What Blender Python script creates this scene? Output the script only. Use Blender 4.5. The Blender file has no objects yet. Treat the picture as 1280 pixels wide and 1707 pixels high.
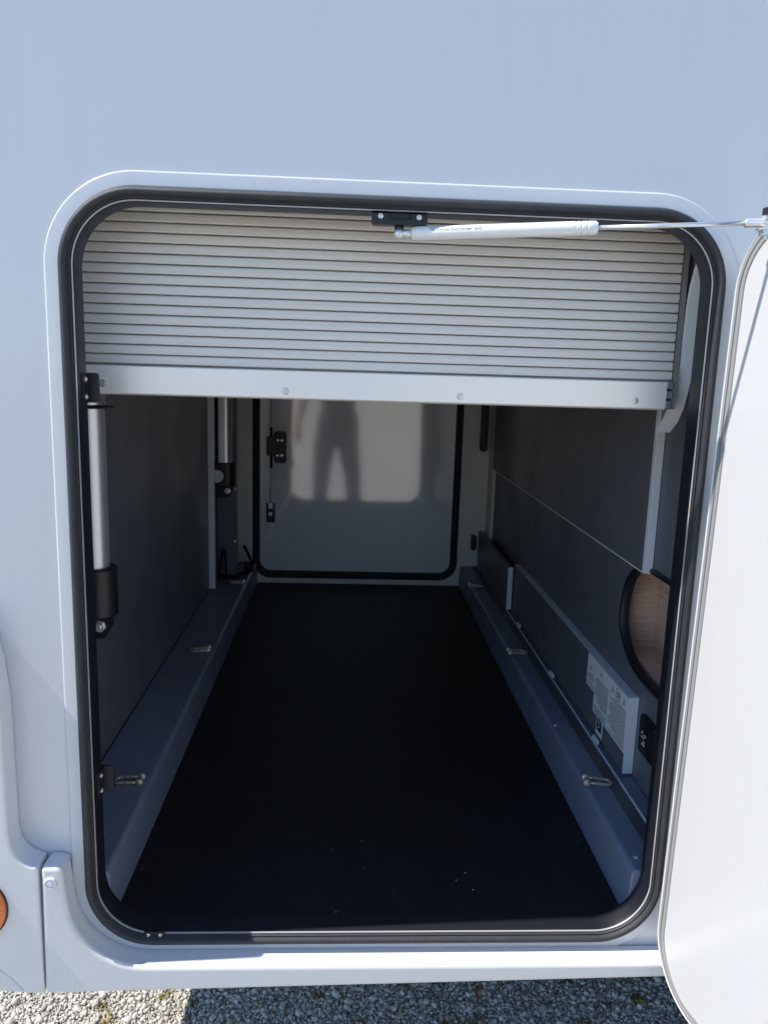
import bpy, bmesh, math, random
import numpy as np
from mathutils import Vector, Matrix
from mathutils.geometry import tessellate_polygon
random.seed(7); rng = np.random.default_rng(7)
S = bpy.context.scene; COL = S.collection
R = math.radians

# ------------------------------------------------------------------ camera
CAM = Vector((0, -1.12, 1.40)); F = 1283.0        # focal length in pixels of the 1280 x 1707 photograph
ROT = Matrix(((0.99851409, 0.02178476, 0.04995028), (-0.0451716, -0.18183485, 0.982291), (0.03048168, -0.98308774, -0.18058061)))
cd = bpy.data.cameras.new('camera'); cam = bpy.data.objects.new('camera', cd); COL.objects.link(cam)
cd.sensor_fit = 'VERTICAL'; cd.sensor_height = 36; cd.lens = 36 * F / 1707; cd.clip_start = .02; cd.clip_end = 2000
m3 = Matrix((ROT.col[0], -ROT.col[1], -ROT.col[2])).transposed()
cam.matrix_world = Matrix.Translation(CAM) @ m3.to_4x4()
S.camera = cam
S.render.resolution_x = 767; S.render.resolution_y = 1024

# ------------------------------------------------------------------ world, sun, exposure
SUN_EL, SUN_AZ = R(54), R(2.8)                    # azimuth: degrees in front of the body side, sun stands behind the vehicle's tail
sv = Vector((-math.cos(SUN_EL) * math.cos(SUN_AZ), -math.cos(SUN_EL) * math.sin(SUN_AZ), math.sin(SUN_EL)))
w = bpy.data.worlds.new('World'); S.world = w; w.use_nodes = True
nt = w.node_tree; bg = nt.nodes['Background']; sky = nt.nodes.new('ShaderNodeTexSky'); sky.sky_type = 'NISHITA'
sky.sun_disc = False; sky.sun_elevation = SUN_EL; sky.sun_rotation = math.atan2(sv.x, sv.y)
sky.air_density = 1.0; sky.dust_density = .1; sky.ozone_density = 5.5
bg.inputs[1].default_value = .112; nt.links.new(sky.outputs[0], bg.inputs[0])
sl = bpy.data.lights.new('sun', 'SUN'); sl.energy = 3.1; sl.angle = R(.53); sl.color = (1, .94, .86)
so = bpy.data.objects.new('sun', sl); COL.objects.link(so); so.location = sv * 30
so.rotation_euler = sv.to_track_quat('Z', 'Y').to_euler()
S.view_settings.view_transform = 'Standard'; S.view_settings.look = 'None'; S.view_settings.gamma = 1
S.view_settings.use_curve_mapping = False; S.view_settings.exposure = 1.0
S.render.engine = 'CYCLES'
try:
    S.cycles.max_bounces = 12; S.cycles.diffuse_bounces = 6; S.cycles.glossy_bounces = 6; S.cycles.use_denoising = True
except Exception: pass

# ------------------------------------------------------------------ helpers
def ray(u, v): return ROT @ Vector((u - 640, v - 853.5, F))
def pY(u, v, y): d = ray(u, v); return CAM + d * ((y - CAM.y) / d.y)
def pX(u, v, x): d = ray(u, v); return CAM + d * ((x - CAM.x) / d.x)
def pZ(u, v, z): d = ray(u, v); return CAM + d * ((z - CAM.z) / d.z)

def mat(name, col, rough=.5, metal=0., coat=0., spec=.5, build=None):
    m = bpy.data.materials.new(name); m.use_nodes = True; n = m.node_tree; b = n.nodes['Principled BSDF']
    b.inputs['Base Color'].default_value = (*col, 1); b.inputs['Roughness'].default_value = rough
    b.inputs['Metallic'].default_value = metal; b.inputs['Coat Weight'].default_value = coat; b.inputs['Coat Roughness'].default_value = .06
    b.inputs['Specular IOR Level'].default_value = spec
    if build: build(n, b)
    return m
def nd(n, t, **k):
    x = n.nodes.new(t)
    for a, v in k.items():
        if a in x.inputs: x.inputs[a].default_value = v
        else: setattr(x, a, v)
    return x
def coords(n, scale=(1, 1, 1)):
    tc = nd(n, 'ShaderNodeTexCoord'); mp = nd(n, 'ShaderNodeMapping'); mp.inputs['Scale'].default_value = scale
    n.links.new(tc.outputs['Object'], mp.inputs[0]); return mp.outputs[0]
def noise(n, scale, detail=3, vec=None, rough=.5):
    t = nd(n, 'ShaderNodeTexNoise', Scale=scale, Detail=detail, Roughness=rough)
    n.links.new(vec or coords(n), t.inputs['Vector']); return t.outputs[0]
def ramp(n, fac, stops):
    r = nd(n, 'ShaderNodeValToRGB'); e = r.color_ramp.elements
    while len(e) < len(stops): e.new(.5)
    for i, (p, c) in enumerate(stops): e[i].position = p; e[i].color = (*c, 1) if len(c) == 3 else c
    n.links.new(fac, r.inputs[0]); return r.outputs[0]
def bump(n, b, h, strength=.2, dist=.001, coat=False):
    bm_ = nd(n, 'ShaderNodeBump', Strength=strength, Distance=dist); n.links.new(h, bm_.inputs['Height']); n.links.new(bm_.outputs[0], b.inputs['Normal'])
    if coat: n.links.new(bm_.outputs[0], b.inputs['Coat Normal'])
def vary(n, b, col, amt, scale, vec=None, detail=4, key='Base Color'):
    f = noise(n, scale, detail, vec); lo = tuple(max(0, c * (1 - amt)) for c in col); hi = tuple(min(1, c * (1 + amt)) for c in col)
    n.links.new(ramp(n, f, [(.3, lo), (.7, hi)]), b.inputs[key])
def roughvary(n, b, lo, hi, scale, vec=None):
    f = noise(n, scale, 5, vec); mr = nd(n, 'ShaderNodeMapRange'); mr.inputs[1].default_value = .3; mr.inputs[2].default_value = .7
    mr.inputs[3].default_value = lo; mr.inputs[4].default_value = hi; n.links.new(f, mr.inputs[0]); n.links.new(mr.outputs[0], b.inputs['Roughness'])

def b_paint(n, b):
    bump(n, b, noise(n, 2.4, 1), .09, .01, True); f = noise(n, 26, 6, coords(n, (1, 1, .05)), .7); g = noise(n, 160, 3, rough=.7)
    c = b.inputs['Base Color'].default_value[:3]; x = ramp(n, f, [(.30, tuple(v * .978 for v in c)), (.52, c)]); y = ramp(n, g, [(.24, (.90, .89, .87)), (.30, (1, 1, 1))])
    mx = nd(n, 'ShaderNodeMix', data_type='RGBA', blend_type='MULTIPLY'); mx.inputs[0].default_value = 1
    n.links.new(x, mx.inputs[6]); n.links.new(y, mx.inputs[7]); n.links.new(mx.outputs[2], b.inputs['Base Color'])
def b_skirt(n, b):
    f = noise(n, 900, 2); bump(n, b, f, .25, .0006); g = noise(n, 90, 6, rough=.75)
    n.links.new(ramp(n, g, [(.28, (.64, .645, .64)), (.45, (.70, .705, .70)), (.7, (.72, .72, .71))]), b.inputs['Base Color'])
def b_rubber(n, b): bump(n, b, noise(n, 1600, 2), .6, .0008); vary(n, b, (.027, .029, .033), .15, 60)
def b_laminate(n, b):
    v = nd(n, 'ShaderNodeTexVoronoi', Scale=330); n.links.new(coords(n, (1, 1, .5)), v.inputs['Vector']); bump(n, b, v.outputs[0], .22, .0006); roughvary(n, b, .32, .52, 5)
    c = b.inputs['Base Color'].default_value[:3]; f = noise(n, 14, 8, coords(n, (1, 1, .35)), .75); n.links.new(ramp(n, f, [(.3, tuple(v * .86 for v in c)), (.55, c), (.78, tuple(v * 1.22 for v in c))]), b.inputs['Base Color'])
def b_scuff(n, b):
    c = b.inputs['Base Color'].default_value[:3]; f = noise(n, 70, 8, coords(n, (1, .12, 1)), .8); n.links.new(ramp(n, f, [(.35, tuple(v * .9 for v in c)), (.6, c), (.72, tuple(min(1, v * 1.5) for v in c))]), b.inputs['Base Color']); roughvary(n, b, .28, .5, 18)
def b_alu(n, b): vary(n, b, (.62, .63, .64), .08, 40, coords(n, (.03, 1, 1.5))); bump(n, b, noise(n, 500, 3, coords(n, (.02, 1, 1))), .12, .0005)
def b_slat(n, b):
    vary(n, b, (.72, .70, .66), .07, 300, coords(n, (.012, 1, 1)), 6); bump(n, b, noise(n, 600, 3, coords(n, (.015, 1, 1))), .25, .0006)
def b_bar(n, b): bump(n, b, noise(n, 700, 3, coords(n, (.01, 1, 1))), .1, .0004); roughvary(n, b, .3, .42, 5, coords(n, (.3, 1, 1)))
def b_wood(n, b):
    f = noise(n, 22, 8, coords(n, (1, .10, 11)), .65); n.links.new(ramp(n, f, [(.30, (.42, .27, .19)), (.5, (.62, .44, .33)), (.70, (.72, .54, .42))]), b.inputs['Base Color'])
    bump(n, b, f, .15, .001)
def b_mat(n, b):
    wv = nd(n, 'ShaderNodeTexWave', Scale=75, Distortion=.0); wv.bands_direction = 'DIAGONAL'; n.links.new(coords(n), wv.inputs['Vector']); bump(n, b, wv.outputs[0], .5, .0012)
    f = noise(n, 7, 9, rough=.75); n.links.new(ramp(n, f, [(.4, (.0055, .0055, .0075)), (.62, (.009, .009, .011)), (.8, (.05, .048, .045))]), b.inputs['Base Color'])
def b_gal(n, b): vary(n, b, (.64, .57, .44), .2, 120); roughvary(n, b, .22, .45, 120)
def b_gravel(n, b):
    a = noise(n, 95, 6, rough=.75); c = noise(n, 2.2, 4)
    x = ramp(n, a, [(.3, (.22, .205, .17)), (.5, (.52, .48, .405)), (.68, (.68, .635, .54))]); y = ramp(n, c, [(.4, (1, 1, 1)), (.75, (.72, .70, .62))])
    mx = nd(n, 'ShaderNodeMix', data_type='RGBA', blend_type='MULTIPLY'); mx.inputs[0].default_value = 1
    n.links.new(x, mx.inputs[6]); n.links.new(y, mx.inputs[7]); n.links.new(mx.outputs[2], b.inputs['Base Color'])
    v = nd(n, 'ShaderNodeTexVoronoi', Scale=95); n.links.new(coords(n), v.inputs['Vector']); bump(n, b, v.outputs[0], .9, .006)
def b_stone(n, b):
    at = nd(n, 'ShaderNodeAttribute', attribute_name='tone'); c = noise(n, 17, 3)
    x = ramp(n, at.outputs['Fac'], [(0, (.17, .155, .13)), (.35, (.50, .475, .42)), (.75, (.64, .615, .55)), (1, (.76, .74, .68))])
    y = ramp(n, c, [(.60, (1, 1, 1)), (.68, (.42, .34, .15))])
    mx = nd(n, 'ShaderNodeMix', data_type='RGBA', blend_type='MULTIPLY'); mx.inputs[0].default_value = 1
    n.links.new(x, mx.inputs[6]); n.links.new(y, mx.inputs[7]); n.links.new(mx.outputs[2], b.inputs['Base Color']); bump(n, b, noise(n, 700, 4), .5, .001)
def b_lens(n, b):
    wv = nd(n, 'ShaderNodeTexWave', Scale=60); wv.bands_direction = 'Z'; n.links.new(coords(n), wv.inputs['Vector']); bump(n, b, wv.outputs[0], .5, .002)
def b_door2(n, b):
    b.inputs['Coat IOR'].default_value = 2.3; bump(n, b, noise(n, 5, 2), .05, .006, True)

M = dict(
    paint=mat('white_gelcoat', (.655, .665, .685), .24, 0, .5, build=b_paint),
    frame=mat('white_frame', (.67, .68, .695), .35, 0, .1),
    liner=mat('white_door_inner_skin', (.565, .57, .58), .3, 0, .25, build=b_paint),
    skirt=mat('white_grained_plastic', (.70, .705, .70), .5, build=b_skirt),
    bumper=mat('white_bumper_plastic', (.72, .73, .74), .34, 0, .15, build=b_paint),
    rubber=mat('black_rubber', (.045, .045, .047), .5, build=b_rubber),
    grey_rubber=mat('grey_rubber', (.29, .29, .288), .5),
    reveal=mat('black_reveal', (.010, .012, .018), .42),
    lam=mat('dark_grey_laminate', (.140, .150, .176), .34, build=b_laminate),
    lam2=mat('dark_grey_board', (.15, .16, .18), .34, build=b_scuff),
    ledge=mat('anthracite_ledge', (.21, .24, .32), .36, build=b_scuff),
    grip=mat('anti_slip_strip', (.09, .095, .11), .5, build=b_laminate),
    alu=mat('anodised_aluminium', (.62, .63, .64), .36, .85, build=b_alu),
    edge=mat('light_grey_edging', (.80, .83, .86), .4),
    line=mat('bright_edge_trim', (.72, .72, .73), .3, .5),
    slat=mat('shutter_aluminium', (.78, .74, .68), .42, .1, build=b_slat),
    channel=mat('guide_channel_grey', (.24, .235, .22), .5),
    groove=mat('shutter_hinge', (.36, .35, .33), .6),
    bar=mat('shutter_bar_aluminium', (.93, .90, .85), .36, .3, build=b_bar),
    tube=mat('silver_tube', (.66, .67, .67), .34, .75),
    black=mat('black_plastic', (.012, .012, .013), .42),
    plate=mat('black_steel_plate', (.020, .021, .024), .38, .3),
    chrome=mat('zinc_screw', (.74, .74, .72), .25, .6),
    gal=mat('yellow_zinc_steel', (.5, .47, .4), .3, .6, build=b_gal),
    rod=mat('polished_rod', (.80, .80, .80), .2, .7),
    strut=mat('white_strut_paint', (.78, .78, .77), .3, 0, .3),
    ink=mat('print_ink', (.03, .03, .035), .6),
    paper=mat('label_film', (.90, .92, .94), .5),
    cream=mat('cream_wall', (.78, .75, .68), .45),
    door2=mat('white_door_liner', (.84, .84, .85), .09, 0, 1., build=b_door2),
    wood=mat('oak_veneer', (.43, .29, .2), .5, build=b_wood),
    mat=mat('ribbed_rubber_mat', (.009, .009, .011), .55, build=b_mat),
    lens=mat('orange_lens', (.80, .20, .02), .15, 0, .6, build=b_lens),
    gravel=mat('gravel', (.3, .3, .28), .9, build=b_gravel),
    stone=mat('gravel_stones', (.35, .34, .32), .85, build=b_stone),
    grit=mat('pale_grit', (.5, .48, .42), .8),
    under=mat('dark_underbody', (.05, .05, .05), .7),
    glass=mat('dark_glass', (.02, .022, .025), .05),
)

def mk(bm, name, m, parent=None, smooth=False, label=None, bevel=0, seg=2):
    bmesh.ops.recalc_face_normals(bm, faces=bm.faces)
    me = bpy.data.meshes.new(name); bm.to_mesh(me); bm.free(); me.materials.append(M[m] if isinstance(m, str) else m)
    if smooth: me.polygons.foreach_set('use_smooth', [True] * len(me.polygons))
    return lk(me, name, parent, label, bevel, seg)
def lk(me, name, parent=None, label=None, bevel=0, seg=2, loc=None):
    o = bpy.data.objects.new(name, me); COL.objects.link(o)
    if parent is not None:
        o.parent = parent
        if parent.type == 'EMPTY': o.matrix_parent_inverse = Matrix.Translation(-parent.location)
    if loc is not None: o.location = loc
    if label: o['label'] = label
    if bevel:
        md = o.modifiers.new('bevel', 'BEVEL'); md.width = bevel; md.segments = seg; md.limit_method = 'ANGLE'; md.angle_limit = R(35)
        o.data.polygons.foreach_set('use_smooth', [True] * len(o.data.polygons)); sm = o.modifiers.new('wn', 'WEIGHTED_NORMAL'); sm.keep_sharp = True
    return o
def autosmooth(o, deg=40):
    me = o.data; me.polygons.foreach_set('use_smooth', [True] * len(me.polygons))
    b = bmesh.new(); b.from_mesh(me)
    for e in b.edges:
        if len(e.link_faces) == 2 and e.calc_face_angle(0) > R(deg): e.smooth = False
    b.to_mesh(me); b.free(); return o
def B(): return bmesh.new()
def box(bm, x0, x1, y0, y1, z0, z1):
    v = [bm.verts.new(p) for p in ((x0, y0, z0), (x1, y0, z0), (x1, y1, z0), (x0, y1, z0), (x0, y0, z1), (x1, y0, z1), (x1, y1, z1), (x0, y1, z1))]
    for f in ((0, 1, 2, 3), (4, 5, 6, 7), (0, 1, 5, 4), (1, 2, 6, 5), (2, 3, 7, 6), (3, 0, 4, 7)): bm.faces.new([v[i] for i in f])
    return bm
def prism(bm, pts, axis, a, b):
    """outline pts in the two other axes, extruded along axis from a to b"""
    def P(p, t): return {'x': (t, p[0], p[1]), 'y': (p[0], t, p[1]), 'z': (p[0], p[1], t)}[axis]
    A = [bm.verts.new(P(p, a)) for p in pts]; Bv = [bm.verts.new(P(p, b)) for p in pts]; n = len(pts)
    bm.faces.new(A); bm.faces.new(Bv)
    for i in range(n): bm.faces.new((A[i], A[(i + 1) % n], Bv[(i + 1) % n], Bv[i]))
    return bm
def rr(x0, x1, z0, z1, r, n=8):
    out = []
    for cx, cz, a0 in ((x1 - r, z1 - r, 0), (x0 + r, z1 - r, 90), (x0 + r, z0 + r, 180), (x1 - r, z0 + r, 270)):
        for k in range(n + 1):
            a = R(a0 + 90 * k / n); out.append((cx + r * math.cos(a), cz + r * math.sin(a)))
    return out
def sweep(bm, rect, r, prof, closed=False, n=14, X=None):
    """profile of (outward offset, depth) carried round a rounded rectangle; X maps (a, depth, z) to a point"""
    X = X or (lambda a, d, z: (a, d, z)); rings = []
    for off, d in prof:
        x0, x1, z0, z1 = rect; rings.append([bm.verts.new(X(a, d, z)) for a, z in rr(x0 - off, x1 + off, z0 - off, z1 + off, max(r + off, .002), n)])
    m = len(rings[0])
    for i in range(len(rings) - (0 if closed else 1)):
        A, C = rings[i], rings[(i + 1) % len(rings)]
        for k in range(m): bm.faces.new((A[k], A[(k + 1) % m], C[(k + 1) % m], C[k]))
    return bm
def plate_hole(bm, outer, hole, P):
    polys = [[Vector((a, b, 0)) for a, b in outer], [Vector((a, b, 0)) for a, b in hole]]
    vs = [bm.verts.new(P(a, b)) for a, b in list(outer) + list(hole)]
    for t in tessellate_polygon(polys):
        try: bm.faces.new([vs[i] for i in t])
        except ValueError: pass
    return bm
def tube(bm, pts, r, n=12, cap=True):
    pts = [Vector(p) for p in pts]; rs = r if isinstance(r, (list, tuple)) else [r] * len(pts); rings = []; up = None
    for i, p in enumerate(pts):
        t = (pts[min(i + 1, len(pts) - 1)] - pts[max(i - 1, 0)]).normalized()
        if up is None: up = t.orthogonal().normalized()
        up = (up - t * up.dot(t)).normalized(); s = t.cross(up)
        rings.append([bm.verts.new(p + (up * math.cos(a) + s * math.sin(a)) * rs[i]) for a in (2 * math.pi * k / n for k in range(n))])
    for A, C in zip(rings, rings[1:]):
        for k in range(n): bm.faces.new((A[k], A[(k + 1) % n], C[(k + 1) % n], C[k]))
    if cap: bm.faces.new(rings[0]); bm.faces.new(rings[-1])
    return bm
def lathe(bm, p0, axis, prof, n=16):
    """prof of (distance along axis, radius)"""
    ax = Vector(axis).normalized(); u = ax.orthogonal().normalized(); v = ax.cross(u); p0 = Vector(p0); rings = []
    for d, r in prof: rings.append([bm.verts.new(p0 + ax * d + (u * math.cos(a) + v * math.sin(a)) * max(r, 1e-5)) for a in (2 * math.pi * k / n for k in range(n))])
    for A, C in zip(rings, rings[1:]):
        for k in range(n): bm.faces.new((A[k], A[(k + 1) % n], C[(k + 1) % n], C[k]))
    bm.faces.new(rings[0]); bm.faces.new(rings[-1]); return bm
def screw_mesh(r=.004, axis=(0, -1, 0)):
    bm = B(); lathe(bm, (0, 0, 0), axis, [(0, r * 1.5), (.0008, r * 1.5), (.0010, r), (.0022, r * .8), (.0024, r * .45), (.0014, r * .4), (.0013, 0)], 12)
    bmesh.ops.recalc_face_normals(bm, faces=bm.faces); me = bpy.data.meshes.new('screw'); bm.to_mesh(me); bm.free(); me.materials.append(M['chrome']); return me
SCR_Y = screw_mesh(); SCR_Z = screw_mesh(.0035, (0, 0, 1)); SCR_X = screw_mesh(.0028, (1, 0, 0)); SCR_B = screw_mesh(.0024)
def tag(o, label, cat, group=None, kind=None):
    if label: o['label'] = label
    if cat: o['category'] = cat
    if group: o['group'] = group
    if kind: o['kind'] = kind
    return o

# ------------------------------------------------------------------ ground
REAR = -.628                                      # X of the vehicle's tail
bm = B(); n = 24
ring = [[bm.verts.new((q * math.cos(2 * math.pi * k / 48), q * math.sin(2 * math.pi * k / 48), 0)) for k in range(48)] for q in (2, 8, 40, 300)]
bm.faces.new(ring[0])
for A, C in zip(ring, ring[1:]):
    for k in range(48): bm.faces.new((A[k], A[(k + 1) % 48], C[(k + 1) % 48], C[k]))
g = mk(bm, 'ground', 'gravel'); tag(g, 'pale crushed gravel yard under and around the motorhome', 'ground', kind='structure')

def stones():
    t = bmesh.new(); bmesh.ops.create_icosphere(t, subdivisions=1, radius=1); t.verts.ensure_lookup_table()
    V = np.array([v.co[:] for v in t.verts]); Fc = np.array([[v.index for v in f.verts] for f in t.faces]); t.free()
    pts = []
    for (x0, x1, y0, y1, sp) in ((-1.05, .80, .24, .62, .0050), (-1.4, 1.3, -.30, .24, .0105), (-1.4, 1.3, .62, 1.0, .0105), (.80, 1.3, .24, .62, .0105), (-1.05 - .35, -1.05, .24, .62, .0105), (-2.0, 1.6, -1.0, -.30, .016)):
        gx, gy = np.meshgrid(np.arange(x0, x1, sp), np.arange(y0, y1, sp)); q = np.stack([gx.ravel(), gy.ravel()], 1) + rng.uniform(-.5, .5, (gx.size, 2)) * sp
        pts.append(np.concatenate([q, np.full((len(q), 1), sp)], 1))
    P = np.concatenate(pts); N = len(P)
    s = P[:, 2] * rng.lognormal(-.56, .40, N); sc = s[:, None] * rng.uniform(.65, 1.3, (N, 3)); sc[:, 2] *= .75
    an = rng.uniform(0, 6.283, N); ti = rng.uniform(-.6, .6, N)
    v = V[None] * (1 + rng.uniform(-.22, .22, (N, len(V), 1))) * sc[:, None]
    x, y, z = v[..., 0], v[..., 1], v[..., 2]; y, z = y * np.cos(ti)[:, None] - z * np.sin(ti)[:, None], y * np.sin(ti)[:, None] + z * np.cos(ti)[:, None]
    x, y = x * np.cos(an)[:, None] - y * np.sin(an)[:, None], x * np.sin(an)[:, None] + y * np.cos(an)[:, None]
    h = s * .25 + rng.uniform(0, .0045, N)
    v = np.stack([x + P[:, 0:1], y + P[:, 1:2], z + h[:, None]], -1).reshape(-1, 3); f = (Fc[None] + (np.arange(N) * len(V))[:, None, None]).reshape(-1, 3)
    me = bpy.data.meshes.new('gravel_stones'); me.vertices.add(len(v)); me.vertices.foreach_set('co', v.ravel())
    me.loops.add(f.size); me.loops.foreach_set('vertex_index', f.ravel().astype(np.int32)); me.polygons.add(len(f)); me.polygons.foreach_set('loop_start', np.arange(0, f.size, 3, dtype=np.int32))
    me.update(); at = me.attributes.new('tone', 'FLOAT', 'POINT'); at.data.foreach_set('value', np.repeat(rng.beta(2.2, 1.8, N), len(V)).astype(np.float32))
    me.materials.append(M['stone']); o = lk(me, 'gravel_stones'); tag(o, 'loose pale grey gravel stones on the ground below the open hatch', 'gravel', kind='stuff')
stones()

# ------------------------------------------------------------------ the motorhome
mh = bpy.data.objects.new('motorhome', None); COL.objects.link(mh); mh.location = (2.2, 1.1, 0)
tag(mh, 'white motorhome seen from the side with its garage hatch wide open', 'motorhome')
XF, YB, ZT = 5.3, 2.22, 2.95
OP = (-.399, .533, .477, 1.635); OR = .107         # outer line of the hatch seal and its corner radius
def opn(o): return rr(OP[0] - o, OP[1] + o, OP[2] - o, OP[3] + o, OR + o, 14)

bm = B()
outer = [(REAR + .05, .42), (XF, .42), (XF, ZT), (REAR + .05, ZT)]
plate_hole(bm, outer, opn(.012), lambda a, b: (a, 0, b)); plate_hole(bm, outer, opn(.012), lambda a, b: (a, .03, b))
rim = opn(.012)
A = [bm.verts.new((a, 0, b)) for a, b in rim]; C = [bm.verts.new((a, .03, b)) for a, b in rim]
for k in range(len(rim)): bm.faces.new((A[k], A[(k + 1) % len(rim)], C[(k + 1) % len(rim)], C[k]))
side = mk(bm, 'side_panel', 'paint', mh, label='glossy white outer side wall around the open garage hatch')
# rear shell, roof, far side, nose and floor pan close the body
bm = B(); q = [(REAR + .05 - .05 * math.sin(R(a)), .05 - .05 * math.cos(R(a))) for a in range(0, 91, 10)] + [(REAR + .05 - .05 * math.cos(R(a)), YB - .05 + .05 * math.sin(R(a))) for a in range(0, 91, 10)]
lo = [bm.verts.new((x, y, .42)) for x, y in q]; hi = [bm.verts.new((x, y, ZT)) for x, y in q]
for i in range(len(q) - 1): bm.faces.new((lo[i], lo[i + 1], hi[i + 1], hi[i]))
autosmooth(mk(bm, 'rear_panel', 'paint', mh))
mk(prism(B(), [(REAR + .05, YB), (XF, YB), (XF, YB - .03), (REAR + .05, YB - .03)], 'z', .42, ZT), 'far_side_panel', 'paint', mh)
mk(box(B(), REAR, XF, .0, YB, ZT, ZT + .04), 'roof', 'paint', mh, bevel=.012)
mk(box(B(), XF, XF + .03, .0, YB, .42, ZT), 'front_panel', 'paint', mh)
mk(box(B(), REAR + .03, XF, .035, YB - .035, .43, .475), 'floor_pan', 'under', mh)
mk(box(B(), .35, 1.30, .75, 1.70, .20, .4295), 'light_block_box', 'under', mh, bevel=.02)  # unseen box, added to block light coming under from the far side
for y in (.62, 1.78): mk(box(B(), -.30, XF - .3, y - .03, y + .03, .30, .4298), 'light_block_rail', 'under', mh, bevel=.004)  # unseen rails, added to help keep far-side light off the shaded gravel
def wheel(x, y, s):
    bm = B(); lathe(bm, (x, y, .34), (0, s, 0), [(.02, .19), (.0, .24), (0, .31), (.02, .335), (.06, .34), (.16, .34), (.20, .335), (.22, .31), (.22, .24), (.20, .19)], 40)
    t = autosmooth(mk(bm, 'wheel', 'rubber', mh)); bm = B(); lathe(bm, (x, y, .34), (0, s, 0), [(.021, .189), (.014, .195), (.012, .18), (.05, .15), (.03, .07), (.02, .06), (.02, 0)], 32); autosmooth(mk(bm, 'rim', 'alu', t))
for x in (1.75, 4.5):
    wheel(x, .03, 1); wheel(x, YB - .03, -1)

# raised white frame round the hatch, seal, bright edge, reveal
mold = sweep(B(), OP, OR, [(.0212, -.0002), (.0206, -.0020), (.0195, -.0034), (.0182, -.0040), (.0176, -.0041), (.0016, -.0041), (.0010, -.0042), (-.0004, -.0030), (-.0005, .02)], n=24)
autosmooth(mk(mold, 'hatch_frame', 'paint', mh, label='raised white moulding framing the hatch opening'), 70)
seal = sweep(B(), OP, OR, [(-.0008, -.003), (-.0012, -.0105), (-.0045, -.0155), (-.0085, -.0168), (-.0115, -.0150), (-.0128, -.0105), (-.0135, -.0095), (-.0155, -.0100), (-.0168, -.0078), (-.0170, -.001)], n=20)
autosmooth(mk(seal, 'hatch_seal', 'rubber', mh, label='black bulb rubber seal round the hatch opening'), 60)
autosmooth(mk(sweep(B(), OP, OR, [(-.0174, -.001), (-.0177, -.0064), (-.0184, -.0066), (-.0190, -.004)], n=20), 'edge_trim', 'line', mh, label='thin bright metal lip inside the seal'), 60)
autosmooth(mk(sweep(B(), OP, OR, [(-.0193, -.003), (-.0205, .002), (-.0205, .030), (.012, .032)], n=20), 'hatch_reveal', 'reveal', mh, label='black inner reveal of the hatch opening'), 50)

# ---- lower skirt and bumper corner
YS = -.044
G0 = (-.453, .641)
def arc(cx, cz, r, a0, a1, n=8): return [(cx + r * math.cos(R(a0 + (a1 - a0) * k / n)), cz + r * math.sin(R(a0 + (a1 - a0) * k / n))) for k in range(n + 1)]
sk = [(-.4545, .418), (.55, .4385), (1.20, .4420), (1.20, .4665), (.20, .4655), (-.24, .4655)] + arc(-.30, .580, .1145, 270, 188, 10) + [(-.4195, .62), (-.4205, .634), (-.4245, .6395), (-.4515, .6395)]
autosmooth(mk(prism(B(), sk, 'y', YS, .0), 'skirt', 'skirt', mh, label='white grained plastic skirt running below the hatch', bevel=.012, seg=5), 50)
bp = [(-.4565, .418), (-.4565, .6395), (-.466, .641), (-.476, .646), (-.487, .656), (-.494, .670), (-.497, .690), (-.497, .84), (-.4975, .90), (-.503, .96), (-.513, 1.01), (-.54, 1.05), (REAR + .003, 1.07), (REAR + .003, .55), (-.60, .512), (-.56, .488), (-.53, .469), (-.505, .446), (-.487, .424), (-.485, .420)]
autosmooth(mk(prism(B(), bp, 'y', YS, .0), 'bumper_corner', 'bumper', mh, label='white rear bumper corner with a rounded step', bevel=.011, seg=4), 50)
mk(prism(B(), [(-.4855, .4185), (-.4885, .4235), (-.5065, .4455), (-.531, .4682), (-.561, .487), (-.601, .511), (REAR + .004, .548), (REAR + .004, .455), (-.60, .437), (-.55, .426), (-.51, .420)], 'y', YS + .003, -.0005), 'bumper_lip', 'skirt', mh, bevel=.005, seg=3)
p = pY(85, 1472, YS)
bm = B(); lathe(bm, (p.x, YS + .001, p.z), (0, -1, 0), [(0, .0105), (.003, .0100), (.0045, .0085), (.0045, .0070), (.003, .0062), (.0032, .0045), (.0048, .0040), (.005, 0)], 24)
autosmooth(mk(bm, 'screw_cap', 'bumper', mh))
# side marker lamp on the bumper
bm = B(); lathe(bm, (-.560, YS - .0005, .571), (0, -1, 0), [(0, .0575), (.001, .0575), (.0014, .0565), (.0012, .0)], 48); lampo = autosmooth(mk(bm, 'marker_lamp', 'black', mh, label='round orange marker lamp on the bumper'))
bm = B(); lathe(bm, (-.560, YS - .0018, .571), (0, -1, 0), [(0, .0553), (.007, .0545), (.013, .047), (.016, .025), (.0175, 0)], 48); autosmooth(mk(bm, 'lens', 'lens', lampo))

# ---- garage shell
ZF, ZL = .490, .578                                # floor and side ledge heights
XL, XR, YW = -.50, .612, 2.10
garage = {}
mk(box(B(), -.52, .64, .033, YW + .04, .476, .486), 'garage_floor', 'under', mh)
mk(box(B(), -.53, .9, .046, YW + .04, 1.76, 1.78), 'garage_ceiling', 'cream', mh)
mk(box(B(), XL - .02, XL, .046, YW, ZL, 1.759), 'garage_wall', 'lam', mh, label='dark grey laminated side wall of the garage behind the lifting columns')
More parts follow.
